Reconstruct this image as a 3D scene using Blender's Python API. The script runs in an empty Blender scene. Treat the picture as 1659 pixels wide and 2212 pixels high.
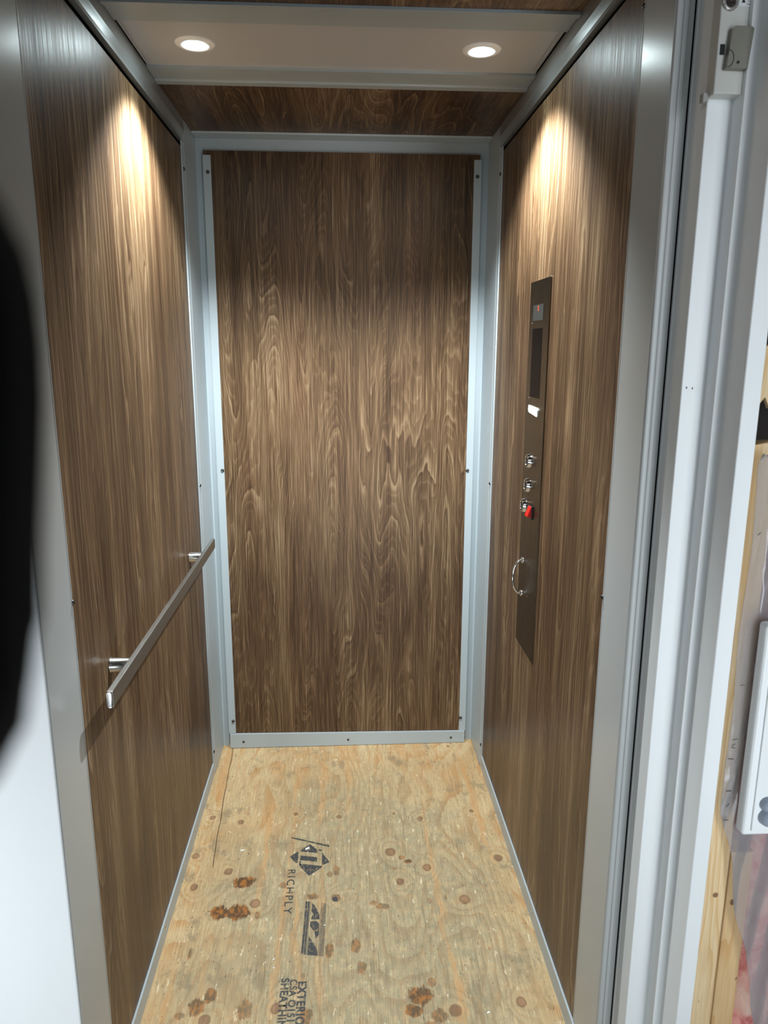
import bpy, bmesh, math, random
from mathutils import Vector, Matrix
random.seed(7)
sc = bpy.context.scene
COL = sc.collection
R = math.radians

# ------------------------------------------------------------ camera
cam_data = bpy.data.cameras.new('camera')
cam = bpy.data.objects.new('camera', cam_data); COL.objects.link(cam)
F_PX = 1594.5
cam_data.sensor_fit = 'HORIZONTAL'; cam_data.sensor_width = 27.0
cam_data.lens = F_PX/1659*27.0
cam_data.clip_start = 0.005
cam_data.dof.use_dof = True
cam_data.dof.focus_distance = 2.3
cam_data.dof.aperture_fstop = cam_data.lens/2.6
yaw, pit, rol = R(3.2176), R(12.4966), R(0.1775)
fw = Vector((math.sin(yaw)*math.cos(pit), math.cos(yaw)*math.cos(pit), -math.sin(pit)))
rt0 = Vector((math.cos(yaw), -math.sin(yaw), 0)); up0 = rt0.cross(fw)
rt = math.cos(rol)*rt0 + math.sin(rol)*up0
up = -math.sin(rol)*rt0 + math.cos(rol)*up0
CAM = Vector((-0.01076, -2.5301, 1.44747))
M = Matrix((rt, up, -fw)).transposed().to_4x4(); M.translation = CAM
cam.matrix_world = M
sc.camera = cam

# ------------------------------------------------------------ light
w = bpy.data.worlds.new('world'); sc.world = w; w.use_nodes = True
w.node_tree.nodes['Background'].inputs[0].default_value = (0.80, 0.90, 1.0, 1)
w.node_tree.nodes['Background'].inputs[1].default_value = 0.025
sc.view_settings.view_transform = 'Standard'
sc.view_settings.look = 'None'
sc.view_settings.gamma = 1
sc.view_settings.use_curve_mapping = False
sc.view_settings.exposure = 0.0

def light(name, kind, loc, aim, energy, color, **kw):
    d = bpy.data.lights.new(name, kind); o = bpy.data.objects.new(name, d); COL.objects.link(o)
    d.energy = energy; d.color = color
    for k, v in kw.items(): setattr(d, k, v)
    o.location = loc
    o.rotation_euler = (Vector(aim)-Vector(loc)).to_track_quat('-Z', 'Y').to_euler()
    return o
# low work light on the landing behind the camera, plus three unseen fills added to brighten the landing frames
light('landing_work_light', 'AREA', (0.22, -2.75, 0.34), (0.0, -1.1, 0.45), 4.5, (0.86, 0.95, 1.0), shape='RECTANGLE', size=0.6, size_y=0.4)
light('frame_fill', 'AREA', (0.76, -2.65, 1.10), (0.66, -1.5, 1.10), 4.0, (0.88, 0.95, 1.0), shape='RECTANGLE', size=0.3, size_y=1.7, spread=R(85))
light('frame_fill', 'AREA', (-0.82, -2.65, 0.60), (-0.72, -1.5, 0.50), 3.3, (0.88, 0.95, 1.0), shape='RECTANGLE', size=0.3, size_y=0.9, spread=R(80))
light('high_frame_fill', 'AREA', (-1.0, -3.3, 2.3), (0.55, -1.45, 1.3), 5, (0.92, 0.97, 1.0), shape='RECTANGLE', size=0.9, size_y=0.5)
LAMP_POWER = 88
LENS_EMIT = 150

# ------------------------------------------------------------ helpers
def mesh_obj(name, bm, mat=None, parent=None, smooth=False):
    me = bpy.data.meshes.new(name); bmesh.ops.recalc_face_normals(bm, faces=bm.faces[:])
    bm.to_mesh(me); bm.free()
    if smooth:
        for p in me.polygons: p.use_smooth = True
    o = bpy.data.objects.new(name, me); COL.objects.link(o)
    if mat: me.materials.append(mat)
    if parent: o.parent = parent
    return o
def box(bm, x0, x1, y0, y1, z0, z1, bev=0, seg=2):
    v = [bm.verts.new((x, y, z)) for x in (x0, x1) for y in (y0, y1) for z in (z0, z1)]
    fs = [bm.faces.new([v[i] for i in q]) for q in ((0,1,3,2),(4,6,7,5),(0,4,5,1),(2,3,7,6),(0,2,6,4),(1,5,7,3))]
    if bev:
        es = list({e for f in fs for e in f.edges})
        bmesh.ops.bevel(bm, geom=es, offset=bev, segments=seg, profile=0.5, affect='EDGES')
def prism(bm, pts, axis, a, b):
    """extrude a closed 2-D outline along axis (0,1,2) from a to b; pts are the two other coordinates in order"""
    def P(p, t):
        l = list(p); l.insert(axis, t); return l
    A = [bm.verts.new(P(p, a)) for p in pts]; B = [bm.verts.new(P(p, b)) for p in pts]
    n = len(pts)
    bm.faces.new(A); bm.faces.new(B[::-1])
    for i in range(n): bm.faces.new((A[i], A[(i+1) % n], B[(i+1) % n], B[i]))
def lathe(bm, prof, origin, axis, seg=40, close=False):
    """prof: (radius, height) list, spun round the axis vector through origin"""
    ax = Vector(axis).normalized(); q = ax.to_track_quat('Z', 'Y'); o = Vector(origin)
    rings = []
    for r, h in prof:
        if r < 1e-6: rings.append([bm.verts.new(o + q @ Vector((0, 0, h)))])
        else: rings.append([bm.verts.new(o + q @ Vector((r*math.cos(2*math.pi*k/seg), r*math.sin(2*math.pi*k/seg), h))) for k in range(seg)])
    for a, b in zip(rings, rings[1:]):
        for k in range(seg):
            k2 = (k+1) % seg
            if len(a) == 1 and len(b) == 1: continue
            if len(a) == 1: bm.faces.new((a[0], b[k], b[k2]))
            elif len(b) == 1: bm.faces.new((a[k], a[k2], b[0]))
            else: bm.faces.new((a[k], a[k2], b[k2], b[k]))
def tube(bm, pts, r, seg=12, flat=1.0):
    pts = [Vector(p) for p in pts]; rings = []
    for i, p in enumerate(pts):
        d = (pts[min(i+1, len(pts)-1)] - pts[max(i-1, 0)]).normalized()
        q = d.to_track_quat('Z', 'Y')
        rings.append([bm.verts.new(p + q @ Vector((r*math.cos(2*math.pi*k/seg), r*flat*math.sin(2*math.pi*k/seg), 0))) for k in range(seg)])
    for a, b in zip(rings, rings[1:]):
        for k in range(seg): bm.faces.new((a[k], a[(k+1) % seg], b[(k+1) % seg], b[k]))
    bm.faces.new(rings[0][::-1]); bm.faces.new(rings[-1])
def poly(bm, pts):
    bm.faces.new([bm.verts.new(p) for p in pts])
def BM(): return bmesh.new()
def empty(name, loc):
    o = bpy.data.objects.new(name, None); COL.objects.link(o); o.location = loc; o.empty_display_size = .05
    return o
def tag(o, label, cat, group=None, kind=None):
    o['label'] = label; o['category'] = cat
    if group: o['group'] = group
    if kind: o['kind'] = kind
    return o
def struct(o, label=None):
    o['kind'] = 'structure'
    if label: o['label'] = label
    return o
def adopt(child, parent):
    """parent without moving: child meshes are written in world coordinates"""
    child.parent = parent
    child.matrix_parent_inverse = Matrix.Translation(-Vector(parent.location))
    return child

# ------------------------------------------------------------ node expressions
class S:
    """a float socket with arithmetic"""
    def __init__(s, nt, sock): s.nt, s.s = nt, sock
    def op(s, o, b=None, c=None, clamp=False):
        n = s.nt.nodes.new('ShaderNodeMath'); n.operation = o; n.use_clamp = clamp
        s.nt.links.new(s.s, n.inputs[0])
        for i, v in ((1, b), (2, c)):
            if v is None: continue
            if isinstance(v, S): s.nt.links.new(v.s, n.inputs[i])
            else: n.inputs[i].default_value = v
        return S(s.nt, n.outputs[0])
    def __add__(a, b): return a.op('ADD', b)
    def __radd__(a, b): return a.op('ADD', b)
    def __sub__(a, b): return a.op('SUBTRACT', b)
    def __mul__(a, b): return a.op('MULTIPLY', b)
    def __rmul__(a, b): return a.op('MULTIPLY', b)
    def inv(a): return a.op('MULTIPLY', -1).op('ADD', 1)
    def ramp(a, lo, hi, x=0.0, y=1.0, smooth=True):
        n = a.nt.nodes.new('ShaderNodeMapRange'); n.clamp = True
        if smooth: n.interpolation_type = 'SMOOTHSTEP'
        a.nt.links.new(a.s, n.inputs[0])
        for i, v in zip((1, 2, 3, 4), (lo, hi, x, y)): n.inputs[i].default_value = v
        return S(a.nt, n.outputs[0])
class G:
    def __init__(g, name):
        g.mat = bpy.data.materials.new(name); g.mat.use_nodes = True; g.nt = g.mat.node_tree
        g.bsdf = g.nt.nodes['Principled BSDF']; g.out = g.nt.nodes['Material Output']
        tc = g.nt.nodes.new('ShaderNodeTexCoord'); sp = g.nt.nodes.new('ShaderNodeSeparateXYZ')
        g.nt.links.new(tc.outputs['Object'], sp.inputs[0])
        g.X, g.Y, g.Z = (S(g.nt, sp.outputs[i]) for i in range(3))
    def vec(g, x, y, z):
        n = g.nt.nodes.new('ShaderNodeCombineXYZ')
        for i, v in enumerate((x, y, z)):
            if isinstance(v, S): g.nt.links.new(v.s, n.inputs[i])
            else: n.inputs[i].default_value = v
        return n.outputs[0]
    def noise(g, x, y, z, detail=2, rough=0.5, dist=0.0):
        n = g.nt.nodes.new('ShaderNodeTexNoise'); n.inputs['Scale'].default_value = 1
        n.inputs['Detail'].default_value = detail; n.inputs['Roughness'].default_value = rough
        n.inputs['Distortion'].default_value = dist
        g.nt.links.new(g.vec(x, y, z), n.inputs['Vector'])
        return S(g.nt, n.outputs['Fac'])
    def mix(g, f, a, b, mode='MIX'):
        n = g.nt.nodes.new('ShaderNodeMix'); n.data_type = 'RGBA'; n.blend_type = mode
        if isinstance(f, S): g.nt.links.new(f.s, n.inputs[0])
        else: n.inputs[0].default_value = f
        for i, v in ((6, a), (7, b)):
            if isinstance(v, tuple): n.inputs[i].default_value = (*v[:3], 1)
            else: g.nt.links.new(v, n.inputs[i])
        return n.outputs[2]
    def set(g, key, v):
        if isinstance(v, S): g.nt.links.new(v.s, g.bsdf.inputs[key])
        elif isinstance(v, bpy.types.NodeSocket): g.nt.links.new(v, g.bsdf.inputs[key])
        else:
            g.bsdf.inputs[key].default_value = (*v, 1) if isinstance(v, tuple) and len(v) == 3 else v
    def bump(g, h, strength, dist=0.001):
        n = g.nt.nodes.new('ShaderNodeBump'); n.inputs['Strength'].default_value = strength
        n.inputs['Distance'].default_value = dist
        g.nt.links.new(h.s, n.inputs['Height']); g.nt.links.new(n.outputs[0], g.bsdf.inputs['Normal'])

def walnut(name, across, along, seed, figure, rough=0.36, warm=1.0):
    g = G(name)
    ax = {'x': g.X, 'y': g.Y, 'z': g.Z}
    u, v = ax[across], ax[along]
    warp = g.noise(u*9, v*2.4, seed, 2, .5)
    big = g.noise(u*6.5 + warp*0.25, v*0.72, seed+3.1, 1.5, .45)
    wig = g.noise(u*28, v*7, seed+9, 2, .6)
    fld = big*(15.5*figure+3.0) + u*(14.0+16.0*(1-figure)) + wig*0.55 + warp*1.4*figure
    saw = fld.op('FRACT')
    line = saw.ramp(.66, .965)                      # light line that ends sharply
    line = line - saw.ramp(.97, 1.0)
    dark = saw.ramp(0.0, .10).inv()
    saw2 = (fld*3.1 + wig*1.1).op('FRACT')
    fine = saw2.ramp(.45, .9) - saw2.ramp(.92, 1.0)
    fib = g.noise(u*900, v*9, seed+1, 2, .6)
    fib2 = g.noise(u*330, v*3.4, seed+2, 4, .65)
    tone = g.noise(u*16, v*.60, seed+5, 4, .65)
    blot = g.noise(u*3.2, v*1.3, seed+8, 2, .5)
    amt = g.noise(u*5.5, v*1.6, seed+12, 2, .5).ramp(.34, .66)
    val = tone.ramp(.25, .75, -.22, .25) + blot.ramp(.3, .7, -.12, .14) + line*amt*.27 - dark*amt*.17 \
        + fine*.15 + fib2.ramp(.28, .72, -.27, .27) + fib.ramp(.3, .75, -.17, .17) + 0.42
    n = g.nt.nodes.new('ShaderNodeValToRGB'); g.nt.links.new(val.s, n.inputs[0])
    e = n.color_ramp.elements
    e[0].position = 0.0; e[0].color = (.033, .0170, .0090, 1)
    e[1].position = 1.0; e[1].color = (.30, .210, .122, 1)
    m = e.new(.40); m.color = (.090, .0515, .0262, 1)
    m = e.new(.66); m.color = (.160, .097, .0500, 1)
    purp = g.noise(u*9, v*.8, seed+20, 2, .5).ramp(.45, .7, 0, .5)
    col = g.mix(purp, n.outputs[0], (.94, .83, .82), 'MULTIPLY')
    g.set('Base Color', col)
    g.set('Roughness', fib2.ramp(.3, .7, rough-.03, rough+.12))
    g.set('Specular IOR Level', .27)
    g.bump(fib2*0.6 + fib*0.5 + g.noise(u*140, v*30, seed+30, 2, .5)*.5, .30, .0006)
    return g.mat

def paint(name, col, rough=.35, metallic=0.0, peel=.15, scale=900, spec=.5):
    g = G(name)
    n = g.noise(g.X*scale, g.Y*scale, g.Z*scale, 2, .5)
    d = g.noise(g.X*9, g.Y*9, g.Z*3, 3, .6)
    g.set('Base Color', g.mix(d.ramp(.35, .75, 0, .07), col, tuple(c*.80 for c in col)))
    g.set('Roughness', rough); g.set('Metallic', metallic)
    g.set('Specular IOR Level', spec)
    g.bump(n, peel, .0003)
    return g.mat
def brushed(name, col, rough, axis='y'):
    g = G(name)
    k = {'x': (20, 1500, 1500), 'y': (1500, 20, 1500), 'z': (1500, 1500, 20)}[axis]
    n = g.noise(g.X*k[0], g.Y*k[1], g.Z*k[2], 2, .6)
    g.set('Base Color', g.mix(n, col, tuple(c*.8 for c in col))); g.set('Metallic', 1.0)
    g.set('Roughness', n.ramp(.3, .7, rough*.85, rough*1.2)); g.bump(n, .05, .0002)
    return g.mat
def plain(name, col, rough=.5, metallic=0.0, emit=None, strength=0):
    g = G(name); n = g.noise(g.X*60, g.Y*60, g.Z*60, 2)
    g.set('Base Color', g.mix(n.ramp(.3, .7, 0, .15), col, tuple(c*.7 for c in col)))
    g.set('Roughness', rough); g.set('Metallic', metallic)
    if emit: g.set('Emission Color', emit); g.set('Emission Strength', strength)
    return g.mat

M_WOOD_B = walnut('walnut_laminate_back', 'x', 'z', 2.0, 1.0)
M_WOOD_L = walnut('walnut_laminate_left', 'y', 'z', 11.3, .38)
M_WOOD_R = walnut('walnut_laminate_right', 'y', 'z', 27.7, .42)
M_WOOD_C = walnut('walnut_laminate_ceiling', 'x', 'y', 41.9, 1.0)
M_STEEL = paint('grey_powder_coat', (.44, .505, .535), .38)
M_JAMB = paint('light_grey_jamb_paint', (.455, .475, .475), .27, peel=.2)
M_RAIL = paint('satin_grey_metal', (.36, .385, .39), .30, metallic=.45)
M_WHITE = paint('white_frame_paint', (.82, .85, .865), .42)
M_CEIL = paint('off_white_ceiling_panel', (.475, .475, .485), .30, peel=.1)
M_CTRIM = paint('grey_ceiling_trim', (.35, .395, .41), .35)
M_DARK = plain('dark_gap', (.012, .012, .013), .8)
M_SS = brushed('brushed_stainless', (.52, .52, .50), .36, 'y')
M_SSB = brushed('bronze_tinted_stainless', (.19, .162, .120), .30, 'z')
M_SCREW = plain('dark_steel_screw', (.13, .13, .13), .25, 1.0)
M_CHROME = plain('chrome', (.78, .78, .78), .07, 1.0)
M_BLACK = plain('black_glass', (.003, .003, .004), .22)
M_BLACK.node_tree.nodes['Principled BSDF'].inputs['Specular IOR Level'].default_value = .04

# ------------------------------------------------------------ plywood floor material
KN = [(-.432,-.437,.012),(-.34,-.465,.013),(-.171,-.432,.010),(-.033,-.453,.011),(.141,-.445,.007),(.222,-.478,.013),(.39,-.446,.009),
      (.429,-.669,.017),(-.345,-.691,.016),(-.43,-.747,.015),(-.451,-.619,.014),(-.256,-.815,.018),(.118,-.628,.020),
      (.218,-.701,.016),(.138,-.755,.015),(.305,-.831,.019),(-.041,-.808,.016),(.382,-1.153,.015),(.23,-1.171,.019),
      (-.328,-1.165,.018),(-.172,-1.144,.017),(.37,-.052,.008)]
ST = [(-.296,-.734,.034,.024,1),(-.345,-.845,.028,.026,1),(-.298,-.845,.034,.030,1),(.166,-.672,.013,.010,.9),(.150,-.655,.009,.010,.7),
      (.155,-1.125,.030,.028,.9),(.135,-1.165,.022,.018,.9),(.185,-1.09,.012,.014,.6),(-.35,-1.129,.020,.026,.8),(.010,-.975,.014,.026,.7),(.022,-1.04,.013,.020,.6),
      (-.055,-.985,.013,.024,.7),(-.105,-.800,.020,.012,.7),(.085,-.845,.022,.012,.6),(.060,-.83,.012,.010,.6),(-.040,-.700,.010,.026,.6),(-.058,-.715,.010,.012,.6),(-.325,-1.10,.016,.022,.8),
      (-.187,-.751,.012,.013,.6),(-.104,-1.165,.016,.022,.7),(-.241,-1.141,.018,.030,.6),(-.396,-.977,.006,.020,.7),(.192,-1.18,.020,.020,.7),
      (-.245,-.86,.008,.014,.6),(.34,-1.0,.004,.008,.5),(-.115,-1.06,.006,.013,.5),(-.385,-1.15,.012,.010,.6),(.125,-.70,.005,.006,.6),
      (.21,-.83,.006,.014,.5),(.255,-.82,.004,.010,.5),(.17,-1.21,.03,.02,.6)]
def plywood():
    g = G('stained_plywood')
    x, y = g.X, g.Y
    w1 = g.noise(x*5, y*2.2, 3.0, 2, .5)
    w2 = g.noise(x*34, y*9, 6.0, 3, .6)
    fld = g.noise(x*3.3 + w1*.5, y*1.15, 17.0, 2, .45)*17.0 + x*12.0 + w2*.55
    knotm = None; knotr = None; knoth = None
    w3 = g.noise(x*90, y*70, 77, 2, .5)
    px, py = x + (w2-.5)*.010 + (w3-.5)*.005, y + (w1-.5)*.02 + (w3-.5)*.006
    for i, (kx, ky, kr) in enumerate(KN):
        dx, dy = px - kx, (py - ky)*.85
        d = (dx*dx + dy*dy).op('SQRT')
        bumpf = d.ramp(kr*.6, kr*3.4, 1.9, 0)
        fld = fld + bumpf
        halo = d.ramp(kr*.9, kr*1.9, 1, 0)
        knoth = halo if knoth is None else knoth.op('MAXIMUM', halo)
        core = d.ramp(kr*.45, kr*.85, 1, 0)
        ring = d.ramp(kr*.40, kr*.66) - d.ramp(kr*.68, kr*.90)
        knotm = core if knotm is None else knotm.op('MAXIMUM', core)
        knotr = ring if knotr is None else knotr.op('MAXIMUM', ring)
    saw = fld.op('FRACT')
    grain = (saw.ramp(.35, .93) - saw.ramp(.95, 1.0))
    fine = g.noise(x*520, y*14, 2, 3, .65)
    fine2 = g.noise(x*130, y*6, 4, 2, .6)
    streak = g.noise(x*26, y*.9, 9, 2, .5)
    blot = g.noise(x*4.0, y*3.2, 12, 4, .6)
    base = g.mix(blot.ramp(.3, .7), (.55, .37, .18), (.69, .52, .29))
    base = g.mix(grain*streak.ramp(.36, .66, .12, .85), base, (.55, .285, .10))
    base = g.mix(fine.ramp(.34, .62, .60, 0), base, (.30, .19, .095))
    base = g.mix(fine2.ramp(.55, .75, 0, .35), base, (.80, .64, .40))
    # dirt worn into the middle of the board and towards its near end
    dx = x*1.0 - .04; dy = (y + .92)*.62
    dd = (dx*dx + dy*dy).op('SQRT') + (g.noise(x*5, y*5, 21, 4, .65)-.5)*.55
    mud = dd.ramp(.20, .58, 1, 0)
    mud2 = g.noise(x*55, y*40, 31, 5, .7)
    base = g.mix(mud*mud2.ramp(.34, .58, .40, .93), base, (.325, .280, .172))
    scuff = g.noise(x*16, y*11, 37, 6, .75).ramp(.52, .64)
    base = g.mix(scuff*.55, base, (.20, .165, .105))
    g2 = g.noise(x*24 + w2*1.2, y*1.1 + w1, 55, 3, .55).ramp(.56, .66)
    base = g.mix(g2*mud2.ramp(.30, .60, .15, .75), base, (.56, .30, .115))
    base = g.mix(grain*mud*.38, base, (.25, .165, .085))
    base = g.mix(fine.ramp(.50, .66, 0, .5)*mud, base, (.60, .48, .28))
    base = g.mix(fine2.ramp(.30, .46, .45, 0)*mud, base, (.20, .155, .09))
    speck = g.noise(x*190, y*95, 41, 2, .5).ramp(.67, .72)
    base = g.mix(speck*.85, base, (.10, .072, .045))
    pale = g.noise(x*75, y*22, 51, 4, .65).ramp(.62, .68)
    base = g.mix(pale*.6, base, (.80, .70, .50))
    base = g.mix(knoth*.18, base, (.60, .42, .21))
    base = g.mix(knotm*.8, base, g.mix(w2.ramp(.4, .6), (.32, .17, .09), (.17, .085, .045)))
    base = g.mix(knotr*.55, base, (.13, .062, .030))
    # iron and oil spots that wick along the grain
    sn = g.noise(x*190, y*22, 61, 3, .7); sn2 = g.noise(x*60, y*45, 63, 3, .6)
    smask = None
    for sx, sy, rx, ry, a in ST:
        ex, ey = (x - sx)*(1/rx), (y - sy)*(1/ry)
        d = (ex*ex + ey*ey).op('SQRT') + (sn-.5)*1.1 + (sn2-.5)*.9
        m = d.ramp(.78, 1.0, a, 0)
        smask = m if smask is None else smask.op('MAXIMUM', m)
    scol = g.mix(g.noise(x*70, y*40, 71, 3, .6).ramp(.40, .56), (.33, .115, .016), (.075, .032, .010))
    base = g.mix(smask*.9, base, scol)
    # the long split near the left side
    cr = (x - (y*(-.055)) + .430 + (g.noise(3.0, y*5, 80, 2)-.5)*.016).op('ABSOLUTE')
    crm = cr.ramp(.0006, .0016, 1, 0)*y.ramp(-.68, -.66)
    base = g.mix(crm, base, (.07, .04, .02))
    # open knot hole
    hx, hy = (x + .043)*90.0, (y + .812)*80.0
    hm = ((hx*hx + hy*hy).op('SQRT') + (g.noise(x*220, y*220, 90, 2)-.5)*.9).ramp(.6, .8, 1, 0)
    base = g.mix(hm, base, (.055, .055, .06))
    g.set('Base Color', base)
    g.set('Roughness', mud.ramp(0, 1, .52, .68)); g.set('Specular IOR Level', .32)
    g.bump(fine*.7 + fine2*.4 + grain*.35 - crm*3.0 - hm*3.0, .35, .0009)
    return g.mat
M_PLY = plywood()

# ------------------------------------------------------------ setting: cab
W2 = .47
bm = BM(); box(bm, -.485, .485, -1.46, .02, -.03, 0.0)
floor = struct(mesh_obj('floor', bm, M_PLY))
bm = BM(); box(bm, -W2-.012, -W2, -1.322, 0.03, .0, 2.014)
wall_left = struct(mesh_obj('wall_left', bm, M_WOOD_L))
bm = BM(); box(bm, W2, W2+.012, -1.252, 0.03, .0, 2.018)
wall_right = struct(mesh_obj('wall_right', bm, M_WOOD_R))
bm = BM(); box(bm, -.437, .434, -.0174, -.003, .03, 2.048)
wall_back = struct(mesh_obj('wall_back', bm, M_WOOD_B))

# steel skin behind the panels: closes the cab from the outside
bm = BM()
box(bm, -.4636, .4636, -.002, .012, -.01, 2.16)
struct(mesh_obj('trim_1', bm, M_STEEL), 'grey steel back face of the cab round the wood panel')
bm = BM()
box(bm, -.50, -.484, -1.449, .02, -.02, 2.16); box(bm, .484, .50, -1.372, .02, -.02, 2.16)
box(bm, -.50, .50, -1.449, .02, 2.125, 2.14)
struct(mesh_obj('trim_2', bm, M_DARK), 'outer shell of the cab, coloured near-black for the shade in the gap above the side panels')  # near-black colour stands for the shade in the gap below the rails

# corner posts: flange on the wood, rounded nose, return to the back face
def corner_post(name, s, label):
    w = W2*s; n = .4636*s
    bm = BM()
    # outline in (x, y); flange, step and return folded from sheet
    pts = [(w, -.198), (w-.0035*s, -.198), (w-.0042*s, -.184), (w-.0058*s, -.1775), (n, -.1735),
           (n, -.002), (w, -.002)]
    prism(bm, pts, 2, .004, 2.092)
    o = struct(mesh_obj(name, bm, M_STEEL), label)
    for z in (1.955, 1.02, .085):
        sb = BM()
        lathe(sb, [(0, .0045), (.0028, .0042), (.0048, .0025), (.0055, 0)], (w-.0036*s, -.190, z), (-s, 0, 0), 16)
        adopt(mesh_obj('screw', sb, M_SCREW, smooth=True), o)
    return o
corner_post('trim_3', -1, 'grey steel corner post at the back left of the cab')
corner_post('trim_4', 1, 'grey steel corner post at the back right of the cab')

# header across the back
bm = BM()
prism(bm, [(-.062, 2.0905), (-.060, 2.086), (-.004, 2.085), (-.002, 2.05), (-.0015, 2.10), (-.062, 2.10)], 0, -.4625, .4625)
struct(mesh_obj('trim_5', bm, M_STEEL), 'grey steel header across the back wall under the ceiling')

# vertical strips that clamp the back panel
def screw_y(x, y, z, r=.0058, parent=None, mat=None):
    sb = BM(); lathe(sb, [(0, .0016), (r*.28, .0014), (r*.34, .0042), (r*.72, .0038), (r, .0012), (r, 0)], (x, y, z), (0, -1, 0), 18)
    return adopt(mesh_obj('screw', sb, mat or M_SCREW, smooth=True), parent)
for nm, x0, x1, zt, zb, zs, sx, lab in (
        ('trim_6', -.4395, -.4145, 2.034, .059, (1.984, 1.04, .108), (-.425, -.4205, -.4225), 'grey clamp strip down the left edge of the back panel'),
        ('trim_7', .4145, .4390, 2.033, .047, (1.983, 1.035, .100), (.4255, .4195, .4190), 'grey clamp strip down the right edge of the back panel')):
    bm = BM(); box(bm, x0, x1, -.0205, -.0174, zb, zt, .0006, 1)
    box(bm, x0 if x0 < 0 else x1-.002, x0+.002 if x0 < 0 else x1, -.0185, -.002, zb, zt)
    o = struct(mesh_obj(nm, bm, M_STEEL), lab)
    for z, x in zip(zs, sx): screw_y(x, -.0205, z, parent=o)
bm = BM(); prism(bm, [(-.4355, .002), (.4350, .0015), (.4345, .0465), (-.4350, .0575)], 1, -.0255, -.0174)
bb = struct(mesh_obj('baseboard_back', bm, M_STEEL), 'grey kick strip with three screws along the bottom of the back wall')
for x, z in ((-.387, .026), (-.001, .024), (.384, .022)):
    sb = BM(); lathe(sb, [(0, .0005), (.0022, .0008), (.0044, .0008), (.0044, 0)], (x, -.0255, z), (0, -1, 0), 14)
    adopt(mesh_obj('screw', sb, M_SCREW, smooth=True), bb)

# side base strips (thin angle)
for nm, s, yf, lab in (('baseboard_left', -1, -1.44, 'grey angle strip at the foot of the left wall'), ('baseboard_right', 1, -1.37, 'grey angle strip at the foot of the right wall')):
    bm = BM(); w = W2*s
    prism(bm, [(w, .0), (w-.0042*s, .0), (w-.0042*s, .0445), (w-.0034*s, .0455), (w, .0455)], 1, yf, -.199)
    o = struct(mesh_obj(nm, bm, M_STEEL), lab)
    for y in (-.225, -.545, -.92):
        sb = BM(); lathe(sb, [(0, .0014), (.0026, .0012), (.0036, 0)], (w-.0042*s, y, .026), (-s, 0, 0), 14)
        adopt(mesh_obj('screw', sb, M_CHROME, smooth=True), o)

# top rails along both side walls
for nm, s, yf, lab in (('trim_8', -1, -1.449, 'satin metal rail along the top of the left wall'), ('trim_9', 1, -1.372, 'satin metal rail along the top of the right wall')):
    bm = BM(); w = W2*s; n = .4632*s
    prof = [(w, 2.094), (n, 2.094), (n, 2.066), (n-.0006*s, 2.061), (n+.0004*s, 2.056), (n+.0030*s, 2.041), (n+.0030*s, 2.036), (n+.0008*s, 2.033), (n+.0008*s, 2.0305), (w+.006*s, 2.0305), (w+.006*s, 2.094)]
    prism(bm, prof, 1, yf, -.176)
    struct(mesh_obj(nm, bm, M_RAIL), lab)
    bm = BM(); box(bm, min(w, w+.012*s), max(w, w+.012*s), yf, .0, 2.0, 2.12)
# ceiling: wood fore and aft, metal trims, light panel
ZC = 2.091
bm = BM(); box(bm, -.4630, .4630, -.482, -.0615, ZC, ZC+.012); box(bm, -.4630, .4630, -1.449, -.934, ZC, ZC+.012)
ceil = struct(mesh_obj('ceiling', bm, M_WOOD_C))
def ceil_trim(name, outline, lab):
    bm = BM(); prism(bm, outline, 0, -.4625, .4625)
    return struct(mesh_obj(name, bm, M_CTRIM), lab)
ceil_trim('trim_10', [(-.4835, 2.092), (-.4835, 2.0865), (-.4850, 2.0855), (-.5090, 2.0855), (-.5110, 2.0868), (-.5120, 2.0895), (-.587, 2.0895),
                      (-.588, 2.0965), (-.592, 2.0965), (-.592, 2.105), (-.4835, 2.105)], 'grey metal trim behind the ceiling light panel')
ceil_trim('trim_11', [(-.9340, 2.092), (-.9340, 2.0855), (-.9325, 2.0850), (-.9160, 2.0855), (-.9140, 2.0870), (-.9130, 2.0895), (-.842, 2.0895),
                      (-.841, 2.0965), (-.838, 2.0965), (-.838, 2.105), (-.934, 2.105)], 'grey metal trim in front of the ceiling light panel')
bm = BM(); box(bm, -.4600, .4600, -.842, -.586, 2.0952, 2.102)
box(bm, -.4600, -.4555, -.838, -.592, 2.0925, 2.0952, .0008, 1); box(bm, .4500, .4545, -.838, -.592, 2.0925, 2.0952, .0008, 1)
struct(mesh_obj('trim_12', bm, M_CEIL), 'off-white ceiling panel that carries the two spotlights')

# front jambs of the cab
def lip_jamb(name, s, y0, y1, lab, extra=None):
    bm = BM(); w = W2*s
    prism(bm, [(w+.012*s, y1+.003), (w-.0008*s, y1+.003), (w-.0014*s, y1+.0026), (w-.0016*s, y1+.001), (w-.0014*s, y1-.001),
               (w-.001*s, y1-.001), (w-.0005*s, y0+.003), (w+.001*s, y0+.0008), (w+.0035*s, y0), (w+.012*s, y0)], 2, 0.0, 2.16)
    return struct(mesh_obj(name, bm, M_JAMB), lab)
lip_jamb('trim_13', -1, -1.449, -1.322, 'pale grey front jamb of the cab on the left')
jr = lip_jamb('trim_14', 1, -1.3725, -1.252, 'pale grey front jamb of the cab on the right')
bm = BM()
prism(bm, [(.4705, -1.3722), (.4712, -1.3742), (.4730, -1.3752), (.4775, -1.3752), (.4795, -1.3742), (.4803, -1.3718), (.4812, -1.3742), (.4828, -1.3750),
           (.4868, -1.3750), (.4880, -1.3742), (.4884, -1.3722), (.4965, -1.3722), (.4965, -1.36), (.4705, -1.36)], 2, 0, 2.16)
struct(mesh_obj('trim_15', bm, M_JAMB), 'grooved grey front edge of the cab beside the landing gap')
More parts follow.
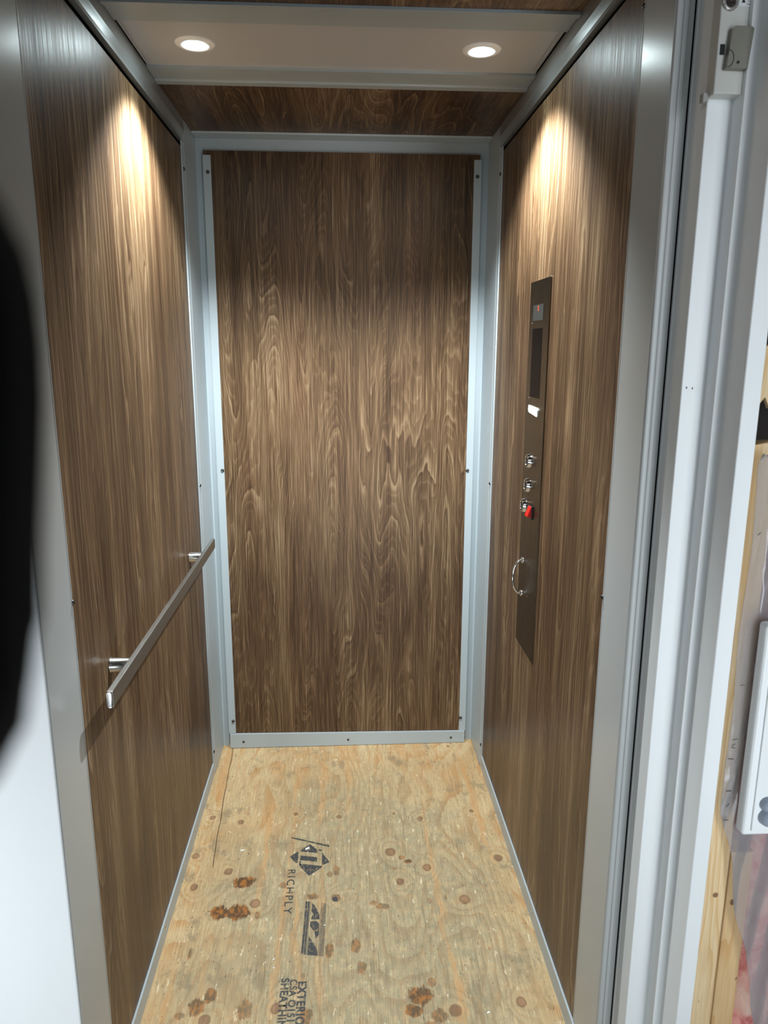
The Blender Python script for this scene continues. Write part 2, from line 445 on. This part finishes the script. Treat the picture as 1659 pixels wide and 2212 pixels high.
for s, o_name, z in ((-1, 'l', 1.027), (1, 'r', .997), (1, 'r', 1.974)):
    sb = BM(); y = -1.3185 if s < 0 else -1.2485
    lathe(sb, [(0, .004), (.0028, .0038), (.0044, .0022), (.005, 0)], (W2*s-.0002*s, y, z), (-s, 0, 0), 16)
    adopt(mesh_obj('screw', sb, M_SCREW, smooth=True), wall_left if s < 0 else wall_right)

# landing side -------------------------------------------------
bm = BM()
prism(bm, [(.4992, -1.3775), (.5000, -1.3785), (.5000, -1.4290), (.5008, -1.4300), (.5350, -1.4300), (.5360, -1.4310), (.5360, -1.4620), (.5474, -1.4625), (.5480, -1.4635),
           (.5480, -1.5170), (.5490, -1.5180), (.5730, -1.5180), (.5738, -1.5170), (.5738, -1.40), (.4992, -1.36)], 2, -.02, 2.45)
door1 = struct(mesh_obj('door_1', bm, M_WHITE), 'white stepped metal frame of the landing door on the right')
bm = BM()
for x, z in ((.5065, 1.3895), (.5155, 1.3885)):
    box(bm, x, x+.0016, -1.4304, -1.4296, z, z+.0030)
adopt(mesh_obj('pinhole', bm, M_DARK), door1)
bm = BM()
prism(bm, [(-.471, -1.450), (-.4725, -1.4515), (-.62, -1.4515), (-1.30, -1.4515), (-1.30, -1.39), (-.503, -1.39), (-.503, -1.4494), (-.471, -1.4494)], 2, -.02, 2.45)
struct(mesh_obj('door_2', bm, M_WHITE), 'broad white metal landing face to the left of the cab')
bm = BM(); box(bm, .4966, .4990, -1.372, -1.33, 0, 2.16); box(bm, .4966, .53, -1.35, -1.33, 0, 2.16)
struct(mesh_obj('trim_16', bm, M_DARK), 'black filler for the shade in the running gap between cab and landing frame')  # strips coloured black in place of the shade deep in the gap
bm = BM(); box(bm, -1.30, 1.30, -5.0, -1.3785, -.15, -.02)
struct(mesh_obj('trim_17', bm, plain('landing_subfloor', (.30, .27, .23), .7)), 'landing floor in front of the cab')
bm = BM(); box(bm, -1.30, 1.30, -1.50, -1.36, 2.165, 2.45)
struct(mesh_obj('wall_front', bm, M_WHITE), 'wall above the landing opening')

# rough framing at the right
def lumber(name, seed, base=(.76, .58, .345)):
    g = G(name); x, y, z = g.X, g.Y, g.Z
    f = g.noise(x*22, z*1.6, seed, 2, .5)*9 + x*40 + y*30
    fine = g.noise(x*420, z*12, y*400+seed, 3, .6)
    c = g.mix(f.op('FRACT').ramp(.4, .95), base, tuple(q*k for q, k in zip(base, (.88, .76, .60))))
    c = g.mix(fine.ramp(.35, .65, .3, 0), c, (.46, .28, .12))
    c = g.mix(g.noise(x*60, z*26, seed+4, 3, .6).ramp(.70, .78), c, (.075, .05, .03))
    kx, kz = (x - .633)*1.0, (z - .545)*.8
    d = (kx*kx + kz*kz).op('SQRT') + (fine-.5)*.003
    c = g.mix(d.ramp(.0035, .006, 1, 0), c, (.20, .10, .045))
    d2 = ((x-.598)*(x-.598) + (z-.566)*(z-.566)).op('SQRT')
    c = g.mix(d2.ramp(.0035, .006, 1, 0), c, (.24, .12, .055))
    g.set('Base Color', c); g.set('Roughness', .62)
    g.bump(fine, .3, .0008)
    return g.mat
M_ST1, M_ST2 = lumber('spruce_stud', 3.0), lumber('spruce_stud_dark', 8.0, (.66, .46, .24))
def stud(x0, x1, y0, z1, jag, mat, label):
    bm = BM(); r = .0035; y1 = y0+.086; out = []
    n = 12
    out += [(x0, y1), (x0, y0+r), (x0+r*.3, y0+r*.3)]
    out += [(x0+r+(x1-x0-2*r)*i/n, y0) for i in range(n+1)]
    out += [(x1-r*.3, y0+r*.3), (x1, y0+r), (x1, y1)]
    prism(bm, out, 2, -.02, z1)
    for v in bm.verts:
        if jag and v.co.z > z1-.001: v.co.z += random.uniform(-.014, .012)
    o = mesh_obj('wall_stud', bm, mat); tag(o, label, 'stud', 'spruce studs of the open wall at the right')
    return o
stud(.5745, .6160, -1.507, 1.310, True, M_ST1, 'spruce wall stud touching the white landing frame, partly under plastic sheet')
stud(.6215, .6600, -1.500, .640, False, M_ST2, 'shorter spruce stud with dark splits, second from the white landing frame')
# backing coloured near-black for the shade inside the open wall cavity
bm = BM(); box(bm, .574, 1.30, -1.395, -1.38, -.02, 2.45)
struct(mesh_obj('wall_right.001', bm, plain('cavity_shade_black', (.020, .016, .014), .9)), 'near-black backing that stands for the shade in the open wall cavity')
# torn scrap of paper-faced board above the stud
bm = BM()
pts = []
for i in range(9): pts.append((.600+.008*i, 1.372+random.uniform(-.010, .008)))
pts += [(.67, 1.47), (.605, 1.455)]
for i in range(6): pts.append((.597+random.uniform(-.006, .004), 1.445-.012*i+random.uniform(-.003, .003)))
prism(bm, pts, 1, -1.470, -1.462)
tag(mesh_obj('torn_board_scrap', bm, lumber('scrap_wood', 15.0)), 'torn tan scrap hanging in the dark gap above the frame-side stud', 'scrap')

# pink insulation
def insulation():
    g = G('pink_glass_wool'); n = g.noise(g.X*45, g.Y*45, g.Z*32, 6, .65, .6); n2 = g.noise(g.X*14, g.Y*14, g.Z*11, 3)
    c = g.mix(n.ramp(.3, .7), (.62, .14, .13), (.88, .50, .43)); c = g.mix(n2.ramp(.55, .72, 0, .7), c, (.90, .72, .58))
    g.set('Base Color', c); g.set('Roughness', .95); g.bump(n, .9, .004); g.set('Subsurface Weight', .15)
    g.bsdf.inputs['Subsurface Radius'].default_value = (.01, .004, .004)
    return g.mat
bm = BM(); nx, nz = 46, 90; V = {}
from mathutils import noise as MN
for i in range(nx+1):
    for j in range(nz+1):
        x = .657+.32*i/nx; z = -.01+1.25*j/nz
        e = min(1, i/4, (nx-i)/4, (nz-j)/4)
        y = -1.46 - .030*e - .016*MN.fractal(Vector((x*16, z*13, 1.3)), 1.0, 2.0, 4)*e
        V[i, j] = bm.verts.new((x, y, z))
for i in range(nx):
    for j in range(nz): bm.faces.new((V[i, j], V[i+1, j], V[i+1, j+1], V[i, j+1]))
bot = [bm.verts.new((x, -1.40, z)) for x, z in ((.657, -.01), (.977, -.01), (.977, 1.24), (.657, 1.24))]
bm.faces.new(bot)
bm.faces.new([V[i, 0] for i in range(nx+1)] + [bot[1], bot[0]]); bm.faces.new([V[i, nz] for i in range(nx+1)] + [bot[2], bot[3]])
bm.faces.new([V[0, j] for j in range(nz+1)] + [bot[3], bot[0]]); bm.faces.new([V[nx, j] for j in range(nz+1)] + [bot[2], bot[1]])
tag(mesh_obj('insulation_batt', bm, insulation(), smooth=True), 'pink glass wool insulation batt bulging beside the wall studs', 'insulation')

# clear plastic vapour sheet
def film():
    g = G('clear_poly_film'); nt = g.nt
    n = g.noise(g.X*26, g.Y*20, g.Z*7, 3, .55, .4)
    gl = nt.nodes.new('ShaderNodeBsdfGlossy'); gl.inputs['Roughness'].default_value = .16; gl.inputs['Color'].default_value = (.95, .97, 1, 1)
    tr = nt.nodes.new('ShaderNodeBsdfTransparent'); tr.inputs['Color'].default_value = (.93, .93, .93, 1)
    df = nt.nodes.new('ShaderNodeBsdfTranslucent'); df.inputs['Color'].default_value = (.80, .80, .83, 1)
    d2 = nt.nodes.new('ShaderNodeBsdfDiffuse'); d2.inputs['Color'].default_value = (.74, .72, .76, 1)
    fr = nt.nodes.new('ShaderNodeFresnel'); fr.inputs['IOR'].default_value = 1.45
    bp_ = nt.nodes.new('ShaderNodeBump'); bp_.inputs['Strength'].default_value = .6; bp_.inputs['Distance'].default_value = .004
    nt.links.new(n.s, bp_.inputs['Height'])
    for q in (gl, fr, d2): nt.links.new(bp_.outputs[0], q.inputs['Normal'])
    m0 = nt.nodes.new('ShaderNodeMixShader'); m0.inputs[0].default_value = .5
    nt.links.new(df.outputs[0], m0.inputs[1]); nt.links.new(d2.outputs[0], m0.inputs[2])
    m1 = nt.nodes.new('ShaderNodeMixShader'); m1.inputs[0].default_value = .26
    nt.links.new(tr.outputs[0], m1.inputs[1]); nt.links.new(m0.outputs[0], m1.inputs[2])
    m2 = nt.nodes.new('ShaderNodeMixShader')
    k = S(nt, fr.outputs[0])*.80
    nt.links.new(k.s, m2.inputs[0]); nt.links.new(m1.outputs[0], m2.inputs[1]); nt.links.new(gl.outputs[0], m2.inputs[2])
    nt.links.new(m2.outputs[0], g.out.inputs['Surface'])
    return g.mat
def sheet_left(z):
    if z > .74: return .5795 + .002*math.sin(z*23)
    return .5795 + (.74-z)*.24 + .004*math.sin(z*31)
bm = BM(); nx, nz = 60, 150; V = {}
for j in range(nz+1):
    z = 1.30 - 1.28*j/nz
    xl = sheet_left(z); jag = .012*MN.noise(Vector((j*.4, 0, 5)))
    for i in range(nx+1):
        t = i/nx; x = xl + (1.02-xl)*t**1.5
        fold = .006*math.sin(x*70 + 2*math.sin(z*5)) + .006*MN.fractal(Vector((x*22, z*6, 7)), 1.0, 2.0, 2)
        amp = .25 if z > .8 and x < .61 else 1.0
        y = -1.5235 + min(.0, -abs(fold)*amp) - .012*max(0, .75-z)
        if z > .69 and x > .594: y = max(y, -1.530)
        V[i, j] = bm.verts.new((x, y, z + (.014*MN.noise(Vector((x*160, 3, 9))) if j == 0 else 0)))
for j in range(nz):
    for i in range(nx): bm.faces.new((V[i, j], V[i+1, j], V[i+1, j+1], V[i, j+1]))
M_FILM = film()
sh = mesh_obj('plastic_sheet', bm, M_FILM, smooth=True)
so = sh.modifiers.new('thickness', 'SOLIDIFY'); so.thickness = .00015
tag(sh, 'clear wrinkled plastic vapour sheet hanging over the studs and pink insulation', 'plastic sheet')
# ink strokes printed on the sheet
M_INK0 = plain('black_print', (.012, .012, .015), .5)
for x, z, w, h, a in ((.588, 1.188, .006, .0012, .9), (.589, .952, .008, .0010, .0), (.587, .862, .009, .0012, .15), (.586, .853, .007, .0010, .5), (.586, .848, .007, .0010, -.2),
                      (.584, .829, .010, .0013, -.12), (.587, .773, .009, .0014, .0), (.588, .748, .007, .0012, 1.0), (.588, .722, .008, .0014, .0)):
    c, s_ = math.cos(a), math.sin(a); q = []
    for dx, dz in ((-w/2, -h/2), (w/2, -h/2), (w/2, h/2), (-w/2, h/2)): q.append((x+dx*c-dz*s_, -1.5290, z+dx*s_+dz*c))
    bm = BM(); poly(bm, q)
    pk = mesh_obj('print_mark', bm, M_INK0, parent=sh); pk['label'] = 'black ink stroke'

# white electrical box
bx = empty('electrical_box', (.68, -1.53, .71))
bm = BM(); box(bm, .600, .775, -1.556, -1.533, .712, 1.058, .006, 3)
adopt(mesh_obj('enclosure', bm, M_WHITE), bx)
bm = BM(); box(bm, .612, .765, -1.5595, -1.5555, .722, 1.046, .0018, 2)
adopt(mesh_obj('cover', bm, M_WHITE), bx)
bm = BM()
lathe(bm, [(0, .013), (.006, .012), (.0105, .007), (.012, 0)], (.631, -1.5595, .770), (0, -1, 0), 24)
lathe(bm, [(0, .016), (.008, .014), (.013, .008), (.015, 0)], (.634, -1.5595, .748), (0, -1, 0), 24)
adopt(mesh_obj('latch', bm, plain('blue_grey_plastic', (.30, .35, .42), .25), smooth=True), bx)
tag(bx, 'white wall-hung electrical box with grey latch at the right edge', 'electrical box')

# interlock on the landing frame, top right
il = empty('door_interlock', (.52, -1.43, 1.79))
bm = BM(); box(bm, .4968, .5440, -1.4535, -1.4290, 1.787, 2.06, .0018, 3)
adopt(mesh_obj('housing', bm, paint('interlock_cover_grey', (.56, .56, .53), .33)), il)
bm = BM(); box(bm, .4890, .4972, -1.4400, -1.4290, 1.781, 1.793, .0008, 1)
o = adopt(mesh_obj('bracket_tab', bm, paint('bracket_grey', (.34, .33, .31), .4)), il)
bm = BM()
prism(bm, [(.5065, 1.8155), (.5355, 1.8150), (.5395, 1.8640), (.5360, 1.8662), (.5140, 1.8665), (.5105, 1.8640)], 1, -1.4640, -1.4535)
pl = adopt(mesh_obj('strike_plate', bm, paint('dull_olive_plate', (.235, .225, .19), .38, metallic=.4)), il)
pl['label'] = 'dull olive-grey strike plate'
bm = BM(); lathe(bm, [(0, .0008), (.0019, .0008), (.0019, 0)], (.5215, -1.4640, 1.8225), (0, -1, 0), 16)
adopt(mesh_obj('screw', bm, M_DARK), pl)
bm = BM(); tube(bm, [(.5075+.0075*math.sin(t), -1.4642, 1.8165+.0105*(1-math.cos(t))) for t in [i*math.pi/14 for i in range(15)]], .0005, 6)
adopt(mesh_obj('scribed_ring', bm, M_DARK), pl)
bm = BM(); box(bm, .5000, .5065, -1.4542, -1.4530, 1.8345, 1.8475)
adopt(mesh_obj('slot', bm, M_DARK), il)
bm = BM(); box(bm, .5385, .5410, -1.4542, -1.4530, 1.832, 1.845)
adopt(mesh_obj('slot', bm, M_DARK), il)
bm = BM(); lathe(bm, [(.0068, .0005), (.0075, .0030), (.0105, .0026), (.0118, 0)], (.5085, -1.4535, 1.8985), (0, -1, 0), 32)
adopt(mesh_obj('key_ring', bm, paint('ring_grey', (.40, .38, .36), .25, metallic=.5), smooth=True), il)
bm = BM(); lathe(bm, [(0, .0002), (.0069, .0010)], (.5085, -1.4535, 1.8985), (0, -1, 0), 32)
kh = adopt(mesh_obj('keyhole', bm, plain('dark_brown', (.03, .022, .018), .3)), il)
bm = BM(); box(bm, .5040, .5130, -1.4548, -1.4540, 1.8945, 1.8953)
adopt(mesh_obj('keyhole_glint', bm, M_CHROME), kh)
bm = BM(); box(bm, .5205, .5400, -1.4539, -1.4534, 1.8935, 1.9120)
stk = adopt(mesh_obj('sticker', bm, plain('white_label', (.72, .74, .76), .5)), il)
bm = BM(); poly(bm, [(.5235, -1.4542, 1.8975), (.5290, -1.4542, 1.8975), (.5262, -1.4542, 1.9035)])
box(bm, .5325, .5330, -1.4543, -1.4540, 1.898, 1.906); box(bm, .5305, .5385, -1.4543, -1.4540, 1.8955, 1.8961); box(bm, .5345, .5375, -1.4543, -1.4540, 1.8985, 1.8990)
adopt(mesh_obj('print_mark', bm, M_DARK), stk)
tag(il, 'grey door interlock with olive plate and keyhole high on the white landing frame', 'door lock')

# ------------------------------------------------------------ spotlights
M_LENS = plain('lit_lens', (.9, .95, 1.0), .3, emit=(.80, .97, 1.0), strength=LENS_EMIT)
M_RING = paint('white_lamp_ring', (.88, .89, .89), .35)
def downlight(x, y, label, tilt):
    z = 2.0952
    e = empty('ceiling_spotlight', (x, y, z))
    bm = BM(); lathe(bm, [(.0252, .0002), (.0260, .0030), (.0280, .0046), (.0390, .0034), (.0425, .0010), (.0430, 0)], (x, y, z), (0, 0, -1), 64)
    adopt(mesh_obj('trim_ring', bm, M_RING, smooth=True), e)
    bm = BM(); lathe(bm, [(0, .0042), (.012, .0040), (.020, .0034), (.0240, .0024), (.0250, .0002)], (x, y, z), (0, 0, -1), 48)
    adopt(mesh_obj('lens', bm, M_LENS, smooth=True), e)
    d = bpy.data.lights.new('spot_beam', 'SPOT'); l = bpy.data.objects.new('spot_beam', d); COL.objects.link(l)
    d.energy = LAMP_POWER; d.color = (.91, .975, 1.0); d.spot_size = R(116); d.spot_blend = .60; d.shadow_soft_size = .016
    l.location = (x, y, z-.021)
    l.rotation_euler = Vector(tilt).to_track_quat('-Z', 'Y').to_euler()
    adopt(l, e)
    return tag(e, label, 'ceiling light', 'spotlights in the ceiling panel')
downlight(-.325, -.717, 'round lit white-ringed spotlight in the ceiling panel beside the left wall', (0, .06, -1))
downlight(.305, -.722, 'round lit white-ringed spotlight in the ceiling panel beside the right wall', (.03, .06, -1))

# ------------------------------------------------------------ handrail
hr = empty('handrail', (-.44, -.77, .84))
bm = BM(); box(bm, -.4300, -.4195, -1.306, -.236, .8262, .8572, .0012, 2)
bar = adopt(mesh_obj('bar', bm, M_SS), hr)
for y, s in ((-1.306, -1), (-.236, 1)):
    bm = BM(); box(bm, -.4298, -.4197, min(y, y+.004*s), max(y, y+.004*s), .8266, .8568, .0028, 3)
    adopt(mesh_obj('end_cap', bm, M_CHROME if s < 0 else M_SS), bar)
for y in (-1.153, -.386):
    bm = BM(); lathe(bm, [(.0, .0), (.0150, 0), (.0150, .002), (.0138, .0032), (.0138, .0400)], (-.4700, y, .8395), (1, 0, 0), 36)
    adopt(mesh_obj('wall_post', bm, brushed('brushed_stainless_post', (.60, .58, .54), .25, 'x'), smooth=True), hr)
tag(hr, 'flat brushed steel handrail on two round posts along the left wall', 'handrail')

# ------------------------------------------------------------ operating panel
cp = empty('control_panel', (.468, -.70, .66))
XP = .4668
def cpart(name, bm, mat, parent=None, smooth=False):
    return adopt(mesh_obj(name, bm, mat, smooth=smooth), cp) if parent is None else mesh_obj(name, bm, mat, parent=parent, smooth=smooth)
bm = BM(); box(bm, XP, .4700, -.7920, -.6120, .659, 1.610, .0006, 1)
cpart('faceplate', bm, M_SSB)
def child(name, bm, mat, par, smooth=False):
    # par sits at identity under the empty with an inverse, so its children stay in world coordinates
    return mesh_obj(name, bm, mat, parent=par, smooth=smooth)
bm = BM(); box(bm, XP-.0006, XP+.001, -.7420, -.6480, 1.515, 1.552, .0003, 1)
dsp = cpart('display', bm, plain('smoked_display', (.045, .05, .047), .25))
M_RED = plain('red_segment', (.5, .02, .01), .4, emit=(1.0, .10, .04), strength=1.6)
bm = BM(); xs = XP-.0009; cy, cz = -.697, 1.5435
poly(bm, [(xs, cy-.0045, cz+.001), (xs, cy, cz+.0075), (xs, cy+.0045, cz+.001)])
poly(bm, [(xs, cy-.0045, cz-.001), (xs, cy+.0045, cz-.001), (xs, cy, cz-.0075)])
mesh_obj('arrow', bm, M_RED, parent=dsp)
bm = BM(); lathe(bm, [(0, .002), (.0014, .0015), (.0018, 0)], (XP, -.642, 1.510), (-1, 0, 0), 12)
cpart('rivet', bm, M_CHROME, smooth=True)
bm = BM(); lathe(bm, [(0, .002), (.0014, .0015), (.0018, 0)], (XP, -.643, 1.325), (-1, 0, 0), 12)
cpart('rivet', bm, M_CHROME, smooth=True)
bm = BM(); box(bm, XP-.0004, XP+.001, -.7415, -.6490, 1.3290, 1.4965)
bw = cpart('black_window', bm, M_BLACK)
bm = BM(); prism(bm, [(-.650, 1.3075), (-.738, 1.3050), (-.741, 1.3000), (-.741, 1.2870), (-.735, 1.2835), (-.655, 1.2895), (-.648, 1.2950)], 0, XP-.0028, XP)
o = cpart('paper_tag', bm, plain('white_tape', (.72, .76, .72), .45)); o['label'] = 'small white tape tag'
for y, z in ((-.687, 1.168), (-.684, 1.105), (-.655, 1.046)):
    bm = BM(); lathe(bm, [(.0185, 0), (.0190, .0020), (.0180, .0035), (.0168, .0100), (.0158, .0112), (.0145, .0105), (.0140, .0085)], (XP, y, z), (-1, 0, 0), 40)
    b = cpart('button', bm, M_CHROME, smooth=True)
    bm = BM(); lathe(bm, [(0, .0075), (.010, .0078), (.0141, .0086)], (XP, y, z), (-1, 0, 0), 32)
    mesh_obj('button_face', bm, plain('dark_brushed_button', (.09, .085, .078), .38, .9), parent=b, smooth=True)
bm = BM(); box(bm, XP-.004, XP, -.7365, -.7040, 1.0255, 1.0600, .0008, 1)
sw = cpart('rocker_switch', bm, plain('black_plastic', (.006, .006, .006), .35))
sw['label'] = 'red rocker switch in a black frame'
bm = BM(); prism(bm, [(XP-.003, 1.0575), (XP-.0055, 1.0560), (XP-.0145, 1.0325), (XP-.003, 1.0290)], 1, -.7330, -.7090)
# prism along y expects (x, z)
mesh_obj('rocker', bm, plain('glossy_red_plastic', (.85, .01, .008), .18), parent=sw)
bm = BM()
pts = [(XP-.0005, -.655, .8980)] + [(XP-.002-.024*math.sin(t), -.655, .8505+.0465*math.cos(t)) for t in [math.pi*i/20 for i in range(1, 20)]] + [(XP-.0005, -.655, .8030)]
tube(bm, pts, .0042, 12, .8)
lathe(bm, [(0, .004), (.0075, .0035), (.0080, 0)], (XP, -.655, .8965), (-1, 0, 0), 20)
lathe(bm, [(0, .004), (.0075, .0035), (.0080, 0)], (XP, -.655, .8045), (-1, 0, 0), 20)
cpart('pull_handle', bm, M_CHROME, smooth=True)
bm = BM(); lathe(bm, [(0, .001), (.0022, .0009), (.0030, 0)], (XP, -.713, .8150), (-1, 0, 0), 14)
cpart('lock_button', bm, M_CHROME)
tag(cp, 'tall narrow bronze-toned steel control panel with buttons on the right wall', 'control panel')

# ------------------------------------------------------------ ink marks on the plywood
def ink():
    g = G('worn_black_ink'); nt = g.nt
    a = g.noise(g.X*420, g.Y*14, 2, 3, .65); b = g.noise(g.X*110, g.Y*80, 5, 4, .65)
    g.set('Base Color', (.045, .05, .055)); g.set('Roughness', .6)
    tr = nt.nodes.new('ShaderNodeBsdfTransparent'); m = nt.nodes.new('ShaderNodeMixShader')
    k = (a.ramp(.30, .42, .0, 1)*b.ramp(.36, .50, .35, 1))*.86
    nt.links.new(k.s, m.inputs[0]); nt.links.new(tr.outputs[0], m.inputs[1]); nt.links.new(g.bsdf.outputs[0], m.inputs[2])
    nt.links.new(m.outputs[0], g.out.inputs['Surface'])
    return g.mat
M_INK = ink(); ZI = .0003
def mark(name, polys, label):
    bm = BM()
    for p in polys: poly(bm, [(x, y, ZI) for x, y in p])
    o = mesh_obj(name, bm, M_INK, parent=floor); o['label'] = label
    return o
mark('printed_bar', [[(-.177, -.546), (-.176, -.552), (-.062, -.598), (-.062, -.590)]], 'short slanting black printed bar on the plywood')
# diamond with its letter-like light bars left open
def D(u, v): return (-.118 + u*.058 + v*.001, -.650 - v*.068 - u*.012)
mark('printed_diamond', [
    [D(-.42, -.60), D(0, -1.0), D(.38, -.66), D(.38, -.46), D(-.50, -.46)],
    [D(-1.0, -.04), D(-.62, -.42), D(-.58, -.42), D(-.58, .30), D(-.70, .30)],
    [D(-.48, -.20), D(.38, -.20), D(.38, .10), D(-.48, .10)],
    [D(-.50, .32), D(.58, .32), D(.66, .30), D(.60, .42), D(.05, .96), D(-.02, .98), D(-.46, .52)],
    [D(.62, -.56), D(.62, .24), D(.74, .22), D(1.0, .02), D(.70, -.40)],
    [D(.44, -.72), D(.60, -.72), D(.60, -.62), D(.44, -.62)],
    [D(-.50, .14), D(-.44, .14), D(-.44, .42), D(-.50, .42)]], 'black printed diamond with open bars on the plywood')
def Lg(u, v): return (-.1215 + u*.056 - .003*v, -.815 - v*.178 - u*.012*(1-v*.2))
lg = [[Lg(a, 0), Lg(b, 0), Lg(b, 1), Lg(a, 1)] for a, b in ((0, .10), (.115, .20), (.215, .235), (.80, .83), (.85, .88), (.90, .93), (.95, .98), (.75, .775))]
lg += [[Lg(.30, .02), Lg(.46, .07), Lg(.70, .24), Lg(.72, .33), Lg(.32, .35), Lg(.34, .30), Lg(.42, .24), Lg(.30, .18), Lg(.34, .10)],
       [Lg(.30, .39), Lg(.60, .37), Lg(.71, .42), Lg(.73, .62), Lg(.60, .70), Lg(.52, .58), Lg(.30, .48)],
       [Lg(.27, .66), Lg(.42, .74), Lg(.60, .82), Lg(.72, .93), Lg(.72, 1.0), Lg(.27, 1.0)]]
mark('printed_logo', lg, 'black striped block logo printed on the plywood')
def text(body, x, y, size, label, sx=1.0, gap=1.0, bold=0.0):
    c = bpy.data.curves.new('t', 'FONT'); c.body = body; c.size = size; c.space_character = gap; c.offset = bold
    t = bpy.data.objects.new('t', c); COL.objects.link(t)
    dg = bpy.context.evaluated_depsgraph_get(); me = bpy.data.meshes.new_from_object(t.evaluated_get(dg))
    bpy.data.objects.remove(t)
    m = Matrix.Translation((x, y, ZI)) @ Matrix.Rotation(R(-90.5), 4, 'Z') @ Matrix.Diagonal((sx, 1, 1, 1))
    me.transform(m); me.materials.clear(); me.materials.append(M_INK)
    o = bpy.data.objects.new('printed_text', me); COL.objects.link(o); o.parent = floor; o['label'] = label
    return o
text('RICHPLY', -.1760, -.688, .0300, 'black printed word beside the diamond', sx=1.22, gap=1.25, bold=.0004)
text('EXTERIOR', -.1255, -1.072, .0270, 'black printed top line of the near text block', sx=1.0, gap=1.1, bold=.0012)
text('CSA O151', -.1450, -1.066, .0240, 'black printed middle line of the near text block', sx=1.0, gap=1.1, bold=.0007)
text('SHEATHING', -.1655, -1.062, .0260, 'black printed bottom line of the near text block', sx=1.0, gap=1.1, bold=.0009)

# chips and crumbs lying on the floor
M_CHIP = plain('white_paint_chip', (.85, .86, .84), .5)
def chip(x, y, s, a, lab):
    bm = BM(); c, q = math.cos(a), math.sin(a)
    pts = [(x+(px*c-py*q)*s, y+(px*q+py*c)*s) for px, py in ((-1, -.35), (.8, -.5), (1.1, .3), (-.6, .5))]
    prism(bm, pts, 2, .0, .0012)
    tag(mesh_obj('paint_chip', bm, M_CHIP), lab, 'debris')
chip(-.127, -.602, .0075, .7, 'small white chip lying on the upper left edge of the printed diamond')
chip(-.318, -.600, .0060, .3, 'small white chip lying left of the printed diamond bar')
chip(-.069, -.903, .0025, .2, 'tiny white chip lying just right of the striped logo')
chip(-.190, -1.005, .0028, .9, 'tiny white chip lying on the plywood left of the striped logo foot')
chip(-.187, -1.030, .0025, .1, 'tiny white chip above the printed text block')
chip(.302, -1.178, .0040, .5, 'small white chip near the front right of the plywood')
chip(.318, -.335, .0025, .4, 'tiny white chip far back on the right of the plywood')

# ------------------------------------------------------------ out-of-focus unidentified dark object by the lens
c = CAM + fw*.062
def near(px, py, dz=0): return c + rt*((px-829.5)/F_PX*.062) + up*(-(py-1106)/F_PX*.062) + fw*dz
bm = BM(); ring = []
prof = [(px-13, py) for px, py in [(-330, 220), (-100, 310), (-20, 400), (22, 510), (50, 620), (64, 730), (68, 850), (64, 1000), (58, 1180), (58, 1350), (50, 1480), (20, 1600), (-20, 1700), (-110, 1800), (-330, 1900)]]
A = [near(px, py, -.003) for px, py in prof]; B = [near(px, py, .004) for px, py in prof]
va = [bm.verts.new(p) for p in A]; vb = [bm.verts.new(p) for p in B]
bm.faces.new(va); bm.faces.new(vb[::-1]); n = len(va)
for i in range(n): bm.faces.new((va[i], va[(i+1) % n], vb[(i+1) % n], vb[i]))
bmesh.ops.bevel(bm, geom=bm.edges[:], offset=.0012, segments=2, profile=.5, affect='EDGES')
o = mesh_obj('dark_near_object', bm, plain('soft_black', (.0006, .0006, .0008), .9), smooth=True)
tag(o, 'black blurred object edging into view at the far left', 'cover')
bpy.context.view_layer.update()
